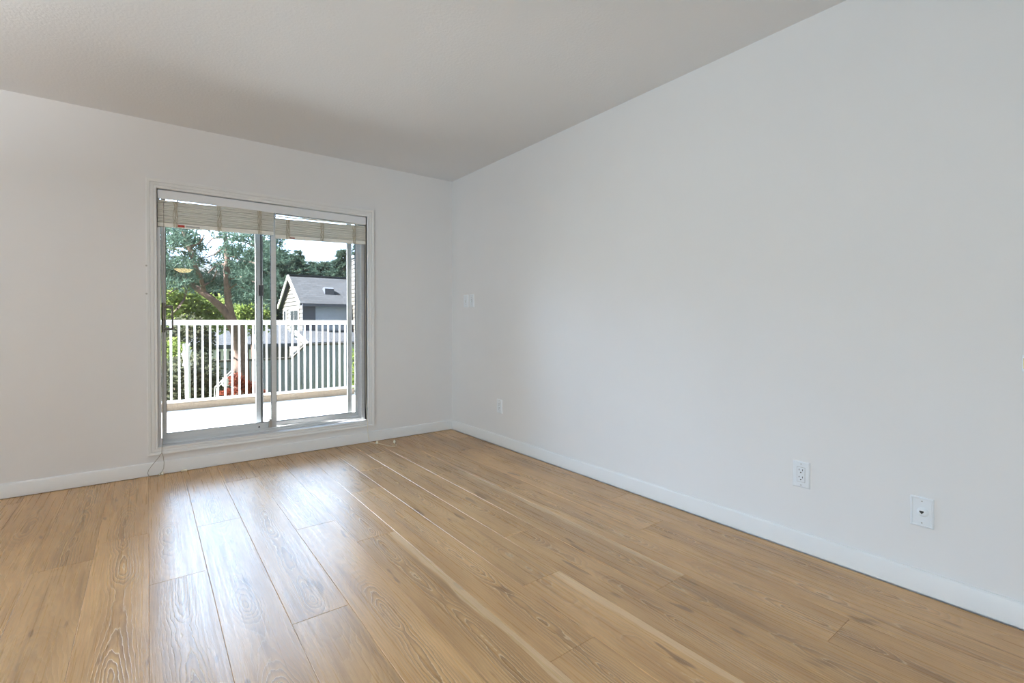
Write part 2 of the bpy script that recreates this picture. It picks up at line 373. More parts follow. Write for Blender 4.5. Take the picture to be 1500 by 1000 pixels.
m = MB(); m.box(XL-0.2, ADDED_WIN3[0], YB-0.2, YB, -0.2, H); m.box(ADDED_WIN3[1], 0.0, YB-0.2, YB, -0.2, H)
m.box(ADDED_WIN3[0], ADDED_WIN3[1], YB-0.2, YB, -0.2, ADDED_WIN3[2]); m.box(ADDED_WIN3[0], ADDED_WIN3[1], YB-0.2, YB, ADDED_WIN3[3], H)
struct(m.build('wall_rear', M['wall']))
e = struct(empty('added_door_2', ((ADDED_WIN3[0]+ADDED_WIN3[1])/2, YB-0.1, ADDED_WIN3[2]))); m = MB(); x0, x1, z0, z1 = ADDED_WIN3; f = 0.05  # rear doors, unseen, added as an opening for their fill light
m.box(x0, x1, YB-0.14, YB-0.08, z0, z0+f); m.box(x0, x1, YB-0.14, YB-0.08, z1-f, z1)
for xx in (x0, x0+(x1-x0)/3-f/2, x0+(x1-x0)*2/3-f/2, x1-f): m.box(xx, xx+f, YB-0.14, YB-0.08, z0+f, z1-f)
part(m, 'door_frame', M['vinyl'], e)
part(MB().box(x0+f, x1-f, YB-0.115, YB-0.109, z0+f, z1-f), 'glass_pane', M['glass'], e)
m = MB(); y0, y1, z0, z1 = ADDED_WIN2; f = 0.05
m.box(XL-T, XL, YB, 0, -0.2, z0); m.box(XL-T, XL, YB, 0, z1, H); m.box(XL-T, XL, YB, y0, z0, z1); m.box(XL-T, XL, y1, 0, z0, z1)
struct(m.build('wall_left', M['wall']))
e = struct(empty('added_window_1', (XL-0.1, (y0+y1)/2, z0))); m = MB()  # left window, unseen, added around its fill light
m.box(XL-0.14, XL-0.08, y0, y1, z0, z0+f); m.box(XL-0.14, XL-0.08, y0, y1, z1-f, z1)
for yy in (y0, (y0+y1)/2-f/2, y1-f): m.box(XL-0.14, XL-0.08, yy, yy+f, z0+f, z1-f)
part(m, 'window_frame', M['vinyl'], e)
part(MB().box(XL-0.115, XL-0.109, y0+f, y1-f, z0+f, z1-f), 'window_pane', M['glass'], e)
e = struct(empty('added_door_3', ((ADDED_WIN1[0]+ADDED_WIN1[1])/2, 0.1, ADDED_WIN1[2])))      # second balcony door, unseen, added to light the ceiling
m = MB(); x0, x1, z0, z1 = ADDED_WIN1; f = 0.05
m.box(x0, x1, 0.06, 0.14, z0, z0+f); m.box(x0, x1, 0.06, 0.14, z1-f, z1)
for xx in (x0, (x0+x1)/2-f/2, x1-f): m.box(xx, xx+f, 0.06, 0.14, z0+f, z1-f)
part(m, 'door_frame', M['alu'], e)
part(MB().box(x0+f, x1-f, 0.097, 0.103, z0+f, z1-f), 'glass_pane', M['glass'], e)
def baseboard(name, prof_pts, path_ext):
    return struct(MB().prism(prof_pts, path_ext).build(name, M['trim'], smooth=True))
bh, bt = 0.092, 0.012
def bprof(n):                                            # n maps (thickness, height) into the wall's plane
    pts = [(0, 0.005), (bt, 0.005), (bt, bh-0.009), (bt-0.002, bh-0.0045), (bt-0.0055, bh-0.0012), (bt-0.009, bh), (0, bh)]
    return [n(a, b) for a, b in pts]
baseboard('baseboard_far', bprof(lambda a, b: (XL, -a, b)), (-XL, 0, 0))
baseboard('baseboard_right', bprof(lambda a, b: (-a, YB, b)), (0, -YB-bt, 0))
baseboard('baseboard_left', bprof(lambda a, b: (XL+a, YB, b)), (0, -YB-bt, 0))
baseboard('baseboard_rear', bprof(lambda a, b: (XL+bt, YB+a, b)), (-XL-2*bt, 0, 0))

# casing: a stepped moulding mitred round the opening like a picture frame
def casing():
    m = MB(); prof = [(0.0, 0.010), (0.003, 0.0135), (0.014, 0.0135), (0.017, 0.0100), (0.019, 0.0135), (0.034, 0.0150), (0.037, 0.0115), (0.039, 0.0155), (0.054, 0.0185), (0.060, 0.0170), (0.060, 0.0)]
    x0, x1, z0, z1 = DX0, DX1, DZ0, DZ1; k = 0.0605/0.060; kb = 0.053/0.060
    rings = []
    for a, b in prof:
        rings.append([(x0-a, -b, z0-a*kb), (x1+a*k, -b, z0-a*kb), (x1+a*k, -b, z1+a*1.08), (x0-a, -b, z1+a*1.08)])
    rings.insert(0, [(x0, 0.0, z0), (x1, 0.0, z0), (x1, 0.0, z1), (x0, 0.0, z1)])
    vs = [p for r in rings for p in r]; fs = []
    for i in range(len(rings)-1):
        for j in range(4): fs.append((i*4+j, i*4+(j+1) % 4, (i+1)*4+(j+1) % 4, (i+1)*4+j))
    m.add(vs, fs)
    return m
struct(casing().build('trim_1', M['trim']))
m = MB()
for z in (1.442, 1.251):
    m.lathe((-2.3985, -0.0165, z), [(0.006, 0.0), (0.006, 0.003), (0.003, 0.0032)], 'y', 10)
o = m.build('trim_2', M['greyink']); struct(o)

# ------------------------------------------------------------------ sliding glass door
door = struct(empty('door_1', ((DX0+DX1)/2, 0.1, DZ0)))
m = MB()                                                   # white liner of the opening
m.box(DX0-0.001, DX0+0.020, 0.046, 0.058, 1.715, DZ1); m.box(DX0-0.001, DX0+0.020, 0.012, 0.058, DZ0, 1.715); m.box(DX0-0.02, DX0, 0, T, DZ0, DZ1); m.box(DX1, DX1+0.02, 0, T, DZ0, DZ1)
m.box(DX0-0.02, DX1+0.02, 0, T, DZ0-0.02, DZ0); m.box(DX0-0.02, DX1+0.02, 0, T, DZ1, DZ1+0.02)
part(m, 'jamb_liner', M['vinyl'], door)
m = MB()
m.box(DX0, DX0+0.020, 0.058, 0.19, DZ0, DZ1); m.box(DX1-0.033, DX1, 0.056, 0.19, DZ0, DZ1); m.box(DX0+0.02, DX1-0.033, 0.058, 0.19, 1.965, DZ1)
part(m, 'outer_frame', M['alu'], door, bevel=0.002)
m = MB(); m.box(DX0+0.02, DX1-0.033, 0.062, 0.195, DZ0+0.001, DZ0+0.016)
for y in (0.072, 0.118, 0.168): m.box(DX0+0.02, DX1-0.033, y, y+0.004, DZ0+0.016, DZ0+0.024)
part(m, 'bottom_track', M['alu'], door)
def panel(name, x0, x1, y0, y1, z0, z1, wl, wr, wb, wt, pane=True, gasket=None):
    s = part(MB().box(x0, x0+wl, y0, y1, z0, z1).box(x1-wr, x1, y0, y1, z0, z1).box(x0+wl, x1-wr, y0, y1, z0, z0+wb).box(x0+wl, x1-wr, y0, y1, z1-wt, z1), name, M['alu'], door, bevel=0.002)
    yc = (y0+y1)/2
    if pane: part(MB().box(x0+wl-0.006, x1-wr+0.006, yc-0.003, yc+0.003, z0+wb-0.006, z1-wt+0.006), 'glass_pane', M['glass'], s)
    g = 0.003; m = MB(); a0, a1, b0, b1 = x0+wl, x1-wr, z0+wb, z1-wt; ya, yb = y0+0.004, y1-0.004
    m.box(a0, a0+g, ya, yb, b0, b1).box(a1-g, a1, ya, yb, b0, b1).box(a0+g, a1-g, ya, yb, b0, b0+g).box(a0+g, a1-g, ya, yb, b1-g, b1)
    part(m, 'gasket', M['alu_dark'], s)
    return s
sl = panel('sliding_panel', -2.3165, -1.5725, 0.084, 0.108, 0.216, 1.964, 0.026, 0.036, 0.046, 0.025)
fx = panel('fixed_panel', -1.601, -0.894, 0.128, 0.152, 0.2165, 1.964, 0.036, 0.02, 0.034, 0.025)
sc = panel('screen_panel', -1.708, -0.937, 0.166, 0.184, 0.217, 1.964, 0.052, 0.04, 0.03, 0.025, pane=False)
tag(sc, 'outer sliding screen frame')
# pull handle on the sliding panel
m = MB(); y = 0.052
m.box(-2.3165, -2.295, 0.076, 0.084, 0.985, 1.195)
m.box(-2.312, -2.247, y, y+0.014, 1.158, 1.176); m.box(-2.312, -2.247, y, y+0.014, 1.000, 1.017); m.box(-2.259, -2.247, y, y+0.014, 1.017, 1.158)
m.box(-2.312, -2.300, y+0.014, 0.076, 1.160, 1.174); m.box(-2.312, -2.300, y+0.014, 0.076, 1.002, 1.015)
h = part(m, 'pull_handle', M['bronze'], sl, bevel=0.003); tag(h, 'bronze coloured pull handle')
part(MB().lathe((-2.306, 0.076, 1.072), [(0.008, 0), (0.008, 0.006), (0.005, 0.007)], 'y', 12), 'lock_knob', M['blackp'], sl)
part(MB().box(-1.690, -1.650, 0.152, 0.166, 1.268, 1.357), 'screen_latch', M['blackp'], sc, bevel=0.004)
part(MB().box(-1.672, -1.659, 0.1635, 0.1665, 0.247, 1.939), 'pile_strip', M['alu_dark'], sc)
# spring clip of the security lock where the panels meet, low on the stile
m = MB(); m.box(-1.634, -1.612, 0.060, 0.084, 0.222, 0.278); m.prism([(-1.630, 0.066, 0.278), (-1.612, 0.066, 0.262), (-1.612, 0.066, 0.274), (-1.626, 0.066, 0.296)], (0, 0.012, 0))
c_ = part(m, 'foot_lock', M['steel'], sl, bevel=0.002)
part(MB().lathe((-1.700, 0.084, 0.232), [(0.006, 0), (0.006, 0.003)], 'y', 10), 'screw', M['blackp'], sl)
part(MB().box(-0.8605, -0.857, 0.004, 0.016, 0.288, 0.312).box(-0.864, -0.860, 0.006, 0.014, 0.292, 0.306), 'strike_plate', M['greyink'], door)

# ------------------------------------------------------------------ blinds
v = MB().box(-2.334, -0.866, 0.002, 0.012, 1.914, 1.9745).build('blind_valance', M['vinyl'], bevel=0.0015)
tag(v, 'long white valance board across the top of the sliding door above both blinds', 'valance')
def blind(x0, x1, zl, zr, nsl, ladders, label, seed, top_gap, sticker):
    random.seed(seed)
    b = thing('window_blind', label, 'blind', ((x0+x1)/2, 0.035, 1.95), 'raised slatted blinds over the sliding door')
    part(MB().box(x0, x1, 0.014, 0.042, 1.926, 1.960), 'head_rail', M['vinyl'], b, bevel=0.002)
    # zl, zr: underside of the bottom rail at either end
    def z(x, h): return (zl + (zr-zl)*(x-x0)/(x1-x0)) + h
    def slab(name, h0, h1, y0, y1, mt, dx=0.0, tilt=0.0, seg=14, wave=0.0, lift=0.0):
        m = MB(); ph = random.uniform(0, 6)
        vs = []; fs = []
        for i in range(seg+1):
            x = x0+dx + (x1-x0)*i/seg; s = wave*math.sin(ph + i*0.9)
            for (yy, hh, tt) in ((y0, h0, -tilt), (y1, h0, tilt), (y1, h1, tilt), (y0, h1, -tilt)): vs.append((x, yy, z(x, hh)+tt+s+lift))
        for i in range(seg):
            for j in range(4): fs.append((i*4+j, i*4+(j+1) % 4, (i+1)*4+(j+1) % 4, (i+1)*4+j))
        fs += [(0, 3, 2, 1), (seg*4, seg*4+1, seg*4+2, seg*4+3)]
        return part(m.add(vs, fs), name, mt, b)
    rail_h = 0.026
    rail = slab('bottom_rail', 0, rail_h, 0.006, 0.043, M['blind'])
    pitch = 0.0090
    for i in range(nsl):
        h = rail_h + 0.004 + i*pitch
        slab('slat', h, h+0.0038, 0.005+random.uniform(-0.002, 0.003), 0.044, M['blind'], random.uniform(-0.001, 0.001), random.uniform(-0.0048, -0.0018), 14, 0.0010)
    top = rail_h + 0.004 + nsl*pitch
    if top_gap: slab('slat', top+0.013, top+0.019, 0.006, 0.043, M['blind'], 0, 0.001)
    for xl in ladders:
        m = MB()
        for q in range(5):                                   # slack ladder strings looping out in front of the stack
            xo = xl + (q-2)*0.0055; pts = []
            for i in range(9):
                hh = -0.004 + (top-0.004)*i/8
                pts.append((xo+random.uniform(-0.004, 0.004), 0.000-random.uniform(0, 0.003), z(xo, hh)))
            m.tube(pts, 0.0016, 5)
        part(m, 'ladder_cord', M['cord'], b)
    return b, z
bl, zf = blind(-2.334, -1.604, 1.724, 1.742, 17, (-2.232, -1.968, -1.702), 'raised cream slatted blind on the left with a red sticker and a long pull cord', 3, False, True)
s = part(MB().box(-2.224, -2.180, 0.0045, 0.0065, 1.7285, 1.7450), 'warning_sticker', M['red'], bl); tag(s, 'red rectangular sticker')
s = part(MB().box(-2.176, -2.090, 0.0045, 0.0065, 1.7320, 1.7430), 'text_sticker', M['greyink'], bl)
br, zg = blind(-1.592, -0.868, 1.720, 1.742, 14, (-1.500, -1.238, -0.970), 'raised cream slatted blind on the right, shorter stack under a bright gap', 8, True, False)
s = part(MB().box(-1.490, -1.449, 0.0045, 0.0065, 1.7260, 1.7360), 'warning_sticker', M['pinksticker'], br)
# left pull cord: hangs past the handle, over the casing, splits into a loop near the floor
m = MB()
m.tube([(-2.301, 0.006, 1.905), (-2.300, 0.004, 1.74), (-2.303, 0.012, 1.2), (-2.310, 0.004, 0.6), (-2.316, -0.006, 0.25), (-2.320, -0.021, 0.195), (-2.321, -0.023, 0.155)], 0.0020, 6)
m.tube([(-2.321, -0.023, 0.155), (-2.340, -0.024, 0.124), (-2.368, -0.024, 0.088), (-2.394, -0.023, 0.050), (-2.400, -0.021, 0.028), (-2.395, -0.022, 0.010), (-2.385, -0.04, 0.0035), (-2.350, -0.055, 0.003), (-2.335, -0.040, 0.003), (-2.335, -0.022, 0.006)], 0.0017, 6)
m.tube([(-2.321, -0.023, 0.155), (-2.313, -0.023, 0.125), (-2.309, -0.022, 0.085), (-2.311, -0.022, 0.045), (-2.325, -0.022, 0.018), (-2.345, -0.024, 0.006)], 0.0017, 6)
part(m, 'pull_cord', M['cordgrey'], bl, smooth=True)
tas = MB().lathe((-2.318, -0.022, 0.0015), [(0.003, 0), (0.007, 0.001), (0.0075, 0.012), (0.004, 0.02), (0.002, 0.022)], 'z', 12)
part(tas, 'cord_tassel', M['tassel'], bl, smooth=True)
tas = MB().lathe((-2.333, -0.024, 0.0015), [(0.003, 0), (0.006, 0.001), (0.0065, 0.010), (0.003, 0.015)], 'z', 12)
part(tas, 'cord_tassel', M['tassel'], bl, smooth=True)
# right pull cord: down the wall beside the casing, then lying on the floor with its two tassels
m = MB()
m.tube([(-0.872, 0.004, 1.905), (-0.872, 0.002, 1.3), (-0.873, -0.002, 0.4), (-0.868, -0.006, 0.22), (-0.866, -0.0205, 0.19), (-0.866, -0.021, 0.13), (-0.858, -0.016, 0.05), (-0.852, -0.022, 0.010), (-0.846, -0.035, 0.003), (-0.828, -0.08, 0.0025), (-0.80, -0.125, 0.0025), (-0.785, -0.16, 0.0025), (-0.772, -0.24, 0.0025), (-0.73, -0.29, 0.0025), (-0.70, -0.25, 0.0025), (-0.69, -0.19, 0.0025)], 0.0019, 6)
m.tube([(-0.846, -0.035, 0.003), (-0.835, -0.07, 0.0025), (-0.822, -0.10, 0.003)], 0.0016, 6)
part(m, 'pull_cord', M['tassel'], br, smooth=True)
for (x, y) in ((-0.816, -0.112), (-0.683, -0.172)):
    m = MB().lathe((x, y, 0.0008), [(0.003, 0), (0.010, 0.002), (0.011, 0.012), (0.007, 0.022), (0.003, 0.026)], 'z', 12)
    part(m, 'cord_tassel', M['tassel'], br, smooth=True)
m = MB().box(-2.214, -2.176, -0.026, -0.0125, 0.001, 0.013)
o = m.build('cord_cleat', M['tassel'], bevel=0.003); tag(o, 'tiny white plastic cleat lying against the baseboard under the door', 'cleat')

# ------------------------------------------------------------------ wall plates on the right wall (face towards -x)
def wplate(e, yc, zc, w, h, t=0.006, bev=0.004):
    m = MB(); rings = []
    for (a, d) in ((0, 0), (0, 0.0025), (bev, t)):
        rings += [(-d, yc-w/2+a, zc-h/2+a), (-d, yc+w/2-a, zc-h/2+a), (-d, yc+w/2-a, zc+h/2-a), (-d, yc-w/2+a, zc+h/2-a)]
    fs = [(8, 9, 10, 11), (3, 2, 1, 0)]
    for i in range(2):
        for j in range(4): fs.append((i*4+j, i*4+(j+1) % 4, i*4+4+(j+1) % 4, i*4+4+j))
    return part(m.add(rings, fs), 'wall_plate', M['plate'], e)
def screws(e, yc, zs, t):
    for z_ in zs: part(MB().lathe((-t, yc, z_), [(0.0028, 0), (0.0026, 0.0008)], 'x', 10), 'screw', M['greyink'], e)
def outlet(yc, zc, label, w=0.072, h=0.120):
    e = thing('wall_outlet', label, 'outlet', (0, yc, zc-h/2), 'power outlets on the right wall'); t = 0.006
    wplate(e, yc, zc, w, h)
    m = MB().box(-t-0.0004, -t+0.001, yc-0.0175, yc+0.0175, zc-0.0345, zc+0.0345)
    part(m, 'recess', M['greyink'], e)
    f = part(MB().box(-t-0.0022, -t+0.001, yc-0.0163, yc+0.0163, zc-0.0333, zc+0.0333), 'receptacle', M['plate'], e, bevel=0.0012)
    for s_ in (0.0175, -0.0155):
        m = MB(); z_ = zc+s_
        m.box(-t-0.0026, -t-0.002, yc-0.0085, yc-0.0060, z_+0.000, z_+0.0085); m.box(-t-0.0026, -t-0.002, yc+0.0060, yc+0.0085, z_+0.001, z_+0.0080)
        m.lathe((-t-0.002, yc, z_-0.0075), [(0.0030, 0), (0.0030, 0.0006)], 'x', 10)
        part(m, 'socket_slots', M['slot'], f)
    screws(e, yc, (zc+0.0485, zc-0.0485), t)
outlet(-3.176, 0.356, 'white outlet on the right wall next to the phone jack')
outlet(-0.8015, 0.338, 'small far white outlet low on the right wall near the room corner', 0.074, 0.118)
e = thing('phone_jack', 'white phone jack plate with a round socket low on the right wall', 'phone jack', (0, -3.608, 0.262))
yc, zc = -3.608, 0.319
m = MB(); w_, h_ = 0.071, 0.115; rr_ = []
for (a, d) in ((0, 0), (0, 0.004), (0.002, 0.0062), (0.0055, 0.0066), (0.0075, 0.0048)):
    rr_ += [(-d, yc-w_/2+a, zc-h_/2+a), (-d, yc+w_/2-a, zc-h_/2+a), (-d, yc+w_/2-a, zc+h_/2-a), (-d, yc-w_/2+a, zc+h_/2-a)]
fs = [(16, 17, 18, 19), (3, 2, 1, 0)]
for i in range(4):
    for j in range(4): fs.append((i*4+j, i*4+(j+1) % 4, i*4+4+(j+1) % 4, i*4+4+j))
part(m.add(rr_, fs), 'wall_plate', M['plate'], e)
k_ = part(MB().lathe((-0.0046, yc-0.003, zc+0.001), [(0.0175, 0), (0.0170, 0.004), (0.0150, 0.0058), (0.009, 0.0062)], 'x', 28), 'round_socket', M['plate'], e, smooth=True)
part(MB().prism([(-0.0104, yc-0.0070, zc+0.0060), (-0.0104, yc+0.0060, zc+0.0060), (-0.0104, yc+0.0060, zc+0.0015), (-0.0104, yc-0.0005, zc-0.0060), (-0.0104, yc-0.0070, zc+0.0010)], (-0.0009, 0, 0)), 'jack_opening', M['slot'], k_)
screws(e, yc, (zc+0.042, zc-0.042), 0.0048)
def switch(yc, zc, up, label):
    e = thing('light_switch', label, 'light switch', (0, yc, zc-0.058), 'light switches near the corner')
    wplate(e, yc, zc, 0.078, 0.118)
    part(MB().box(-0.0068, -0.005, yc-0.0055, yc+0.0055, zc-0.012, zc+0.012), 'toggle_slot', M['greyink'], e)
    s_ = 1 if up else -1
    part(MB().prism([(-0.006, yc-0.0045, zc-0.006), (-0.006, yc-0.0045, zc+0.006), (-0.018, yc-0.0045, zc+s_*0.012+0.003), (-0.018, yc-0.0045, zc+s_*0.012-0.003)], (0, 0.009, 0)), 'toggle', M['plate'], e, bevel=0.001)
    screws(e, yc, (zc+0.030, zc-0.030), 0.006)
switch(-0.262, 1.256, True, 'white light switch nearest the room corner, left one of the pair')
switch(-0.362, 1.256, False, 'white light switch farther from the room corner, right one of the pair')
e = thing('latch_plate', 'small brass plate on the right wall cut off by the photo edge', 'latch plate', (0, -3.90, 0.89))
part(MB().box(-0.004, 0, -3.935, -3.8705, 0.888, 0.945), 'backing_plate', M['plate'], e, bevel=0.0015)
part(MB().box(-0.0065, -0.004, -3.930, -3.8745, 0.898, 0.934), 'brass_face', M['brass'], e, bevel=0.001)

# ------------------------------------------------------------------ pendant bowl lamp at the back of the room (seen mirrored in the glass)
lx, ly = -1.84, -6.75
e = thing('ceiling_lamp', 'warm glowing bowl lamp mirrored in the left door pane', 'lamp', (lx, ly, H))
part(MB().lathe((lx, ly, H-0.03), [(0.06, 0.03), (0.06, 0.005), (0.05, 0)], 'z', 24), 'canopy', M['brass'], e, smooth=True)
part(MB().tube([(lx, ly, H-0.03), (lx, ly, 2.10)], 0.008, 10), 'stem', M['brass'], e)
part(MB().lathe((lx, ly, 2.0), [(0.02, 0), (0.07, 0.008), (0.115, 0.028), (0.145, 0.062), (0.15, 0.066), (0.138, 0.066), (0.11, 0.036), (0.02, 0.014)], 'z', 32), 'glass_bowl', M['lampglass'], e, smooth=True)

# added uplighter floor lamp, left of the frame, to brighten the ceiling
tx, ty = ADDED_LAMP
e = thing('added_floor_lamp', 'added dark uplighter floor lamp, out of view left of the balcony door', 'lamp', (tx, ty, 0))
part(MB().lathe((tx, ty, 0.0005), [(0.14, 0), (0.14, 0.012), (0.03, 0.03), (0.012, 0.04)], 'z', 28), 'base', M['bronze'], e, smooth=True)
part(MB().tube([(tx, ty, 0.035), (tx, ty, 1.70)], 0.011, 12), 'pole', M['bronze'], e)
part(MB().lathe((tx, ty, 1.69), [(0.012, 0), (0.05, 0.01), (0.12, 0.05), (0.165, 0.11), (0.160, 0.11), (0.115, 0.056), (0.03, 0.02)], 'z', 32), 'bowl_shade', M['bronze'], e, smooth=True)

# ------------------------------------------------------------------ balcony
GZ = -1.50
struct(MB().box(-11.0, 0.28, 0.2, 3.02, -0.25, 0.0).build('balcony_deck', M['deck']))
m = MB()
for y in (2.30,): m.box(-10.99, 0.26, y, y+0.012, 0.0, 0.004)
struct(m.build('deck_seam', mat('pale_grey_seam', (0.50, 0.52, 0.55), 0.7, noise=0.05)))
CY = 2.86
struct(MB().box(-11.0, 0.02, CY, CY+0.14, 0.0, 0.082).build('balcony_curb', M['stucco'], bevel=0.006))
r = thing('balcony_railing', 'white metal balcony railing with slim upright bars outside the door', 'railing', (-3.0, CY+0.05, 0.082))
part(MB().box(-11.0, 0.24, CY+0.005, CY+0.075, 1.022, 1.082), 'top_rail', M['rail'], r, bevel=0.006)
part(MB().box(-11.0, 0.24, CY+0.022, CY+0.058, 0.098, 0.118), 'bottom_rail', M['rail'], r, bevel=0.003)
part(MB().box(0.045, 0.10, CY+0.01, CY+0.07, 0.0, 1.022), 'post', M['rail'], r, bevel=0.004)
part(MB().box(-3.10, -3.04, CY+0.01, CY+0.07, 0.082, 1.022), 'post', M['rail'], r, bevel=0.004)
x = -2.252 - 0.0795*12; i = 0
first = None
while x < 0.24:
    if abs(x-0.07) > 0.05 and abs(x+3.07) > 0.05:
        if first is None:
            first = part(MB().box(-0.0105, 0.0105, CY+0.030, CY+0.050, 0.118, 1.022), 'baluster', M['rail'], r, bevel=0.002); base = Vector(first.location); first.location = base + Vector((x, 0, 0))
        else:
            o = first.copy(); C.objects.link(o); o.parent = r; o.location = base + Vector((x, 0, 0))
    x += 0.0795

# ------------------------------------------------------------------ ground and fence
struct(MB().box(-60, 90, 3.1, 140, GZ-0.4, GZ).build('lawn', M['grass']))
FY = 13.4
def fence(name, xa, xb, za, zb, label, grp):
    """board fence from xa to xb whose top runs from za to zb"""
    f = thing(name, label, 'fence', ((xa+xb)/2, FY, GZ), grp); m = MB(); x = xa; n = 0
    zt = lambda q: za + (zb-za)*(q-xa)/(xb-xa)
    while x < xb - 0.01:
        x2 = min(xb, x+0.145); d = 0.012*(n % 2)
        m.prism([(x+0.004, FY+d, GZ), (x2-0.004, FY+d, GZ), (x2-0.004, FY+d, zt(x2)), (x+0.004, FY+d, zt(x))], (0, 0.022, 0)); x += 0.145; n += 1
    part(m, 'board_panel', M['fence'], f)
    part(MB().prism([(xa, FY-0.03, zt(xa)), (xb, FY-0.03, zt(xb)), (xb, FY-0.03, zt(xb)+0.07), (xa, FY-0.03, zt(xa)+0.07)], (0, 0.10, 0)), 'cap_rail', M['fencecap'], f)
    k = 0
    for xp in np.arange(xa+0.06, xb, 2.4):
        part(MB().box(xp-0.05, xp+0.05, FY+0.036, FY+0.13, GZ, zt(xp)), 'fence_post', M['fence'], f)
    return f
pL = at(250, 531, FY); pS = at(428, 526, FY); pE = at(448, 506, FY); pR = at(520, 506, FY)
fence('board_fence', pL.x-8, pS.x, pS.z, pS.z, 'low grey board fence behind the pine tree', 'board fences')
fence('board_fence', pS.x, pE.x, pS.z, pE.z, 'short fence section with a slanting top beside the cream house', 'board fences')
fence('board_fence', pE.x, pR.x+14, pE.z, pE.z, 'tall grey board fence on the right below the shingled porch roof', 'board fences')
# kerb strip at the foot of the lawn
a, b = at(400, 567, FY-0.5), at(440, 566, FY-0.5)
struct(MB().box(a.x, b.x, FY-0.55, FY-0.45, GZ, GZ+0.07).build('lawn_kerb', M['stucco']))

# ------------------------------------------------------------------ cream house with the shingled roof
HY = 19.9
pn = at(444, 443, HY); X0 = pn.x; ZE = pn.z; HW = 4.2
YM = HY + HW/2; pa = at(431, 406, YM); ZR = pa.z
X1 = at(508, 443, HY).x + 7
h = thing('gabled_house', 'cream sided gabled house with slate blue shingled roof behind the fence', 'house', ((X0+X1)/2, YM, GZ))
def lap(poly_fn, z0, z1, step, m, lean=0.02):
    z_ = z0
    while z_ < z1 - 0.01:
        zt_ = min(z1, z_+step); poly_fn(z_, zt_, m, lean); z_ += step
def gable_strip(za, zb, m, lean):
    def span(z): 
        if z <= ZE: return HY, HY+HW
        f = (z-ZE)/(ZR-ZE); return HY + HW/2*f, HY+HW - HW/2*f
    a0, a1 = span(za); b0, b1 = span(min(zb, ZR-0.01))
    m.add([(X0-lean, a0, za), (X0-lean, a1, za), (X0, b1, zb), (X0, b0, zb), (X0+0.02, a0, za), (X0+0.02, a1, za)], [(0, 3, 2, 1), (0, 1, 5, 4)])
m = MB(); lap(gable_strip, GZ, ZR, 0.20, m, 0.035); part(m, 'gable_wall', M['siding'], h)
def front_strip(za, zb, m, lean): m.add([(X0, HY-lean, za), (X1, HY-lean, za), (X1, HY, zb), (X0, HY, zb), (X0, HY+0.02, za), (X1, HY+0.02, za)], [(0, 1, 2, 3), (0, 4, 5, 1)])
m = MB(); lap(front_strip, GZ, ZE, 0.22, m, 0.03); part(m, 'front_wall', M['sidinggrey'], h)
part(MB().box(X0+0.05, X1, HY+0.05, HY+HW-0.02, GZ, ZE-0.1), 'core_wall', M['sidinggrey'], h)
ov = 0.22; sl_ = (ZR-ZE)/(HW/2)
def slope(sgn):
    m = MB(); ye = YM - sgn*(HW/2+ov); ze = ZE - sl_*ov
    m.prism([(X0-0.18, YM, ZR), (X0-0.18, ye, ze), (X0-0.18, ye, ze+0.10), (X0-0.18, YM, ZR+0.10)], (X1-X0+0.4, 0, 0)); return m
rf = part(slope(1), 'roof_slope', M['shingle'], h); part(slope(-1), 'roof_slope', M['shingle'], h)
part(MB().box(X0-0.18, X1+0.2, YM-0.10, YM+0.10, ZR+0.09, ZR+0.14), 'roof_ridge', M['shingle'], h)
for sgn in (1, -1):
    ye = YM - sgn*(HW/2+ov); ze = ZE - sl_*ov
    part(MB().prism([(X0-0.24, YM, ZR-0.06), (X0-0.24, ye, ze-0.06), (X0-0.24, ye, ze+0.11), (X0-0.24, YM, ZR+0.11)], (0.06, 0, 0)), 'barge_board', M['rail'], h)
part(MB().box(X0-0.1, X1+0.2, HY-ov-0.10, HY-ov, ZE-sl_*ov-0.04, ZE-sl_*ov+0.07), 'gutter', M['darktrim'], h)
part(MB().box(X0-0.03, X0+0.55, HY-0.045, HY-0.01, GZ, ZE-0.1), 'corner_board', M['darktrim'], h)
for (pa_, pb_) in ((417.5, 421.0), (427.0, 438.5)):
    # windows on the gable wall: y from where the sight meets the plane x = X0
    def yx(px):
        d = at(px, 460, 10) - CAM; return CAM.y + d.y*(X0-CAM.x)/d.x
    ya, yb = sorted((yx(pa_), yx(pb_))); d = (at(430, 455, 10)-CAM); s_ = (X0-CAM.x)/d.x; zt_ = CAM.z + d.z*s_; zb_ = zt_ - 1.35
    wn = part(MB().box(X0-0.06, X0-0.02, ya-0.07, yb+0.07, zb_-0.07, zt_+0.07), 'window', M['rail'], h)
    mm = MB(); nn = 2 if yb-ya > 1 else 1; wdt = (yb-ya)/nn
    for k in range(nn): mm.box(X0-0.075, X0-0.055, ya+k*wdt+0.04, ya+(k+1)*wdt-0.04, zb_, zt_)
    part(mm, 'pane', M['glassdark'], wn)
# roof vent
pv = at(480, 431, YM-1.25); zv = ZR - sl_*1.25 + 0.10
part(MB().prism([(pv.x-0.22, YM-1.25-0.32, zv-sl_*0.32), (pv.x-0.22, YM-1.25+0.15, zv+sl_*0.15), (pv.x-0.22, YM-1.25-0.10, zv+0.18), (pv.x-0.22, YM-1.25-0.30, zv+0.10)], (0.44, 0, 0)), 'roof_vent', M['darktrim'], rf)
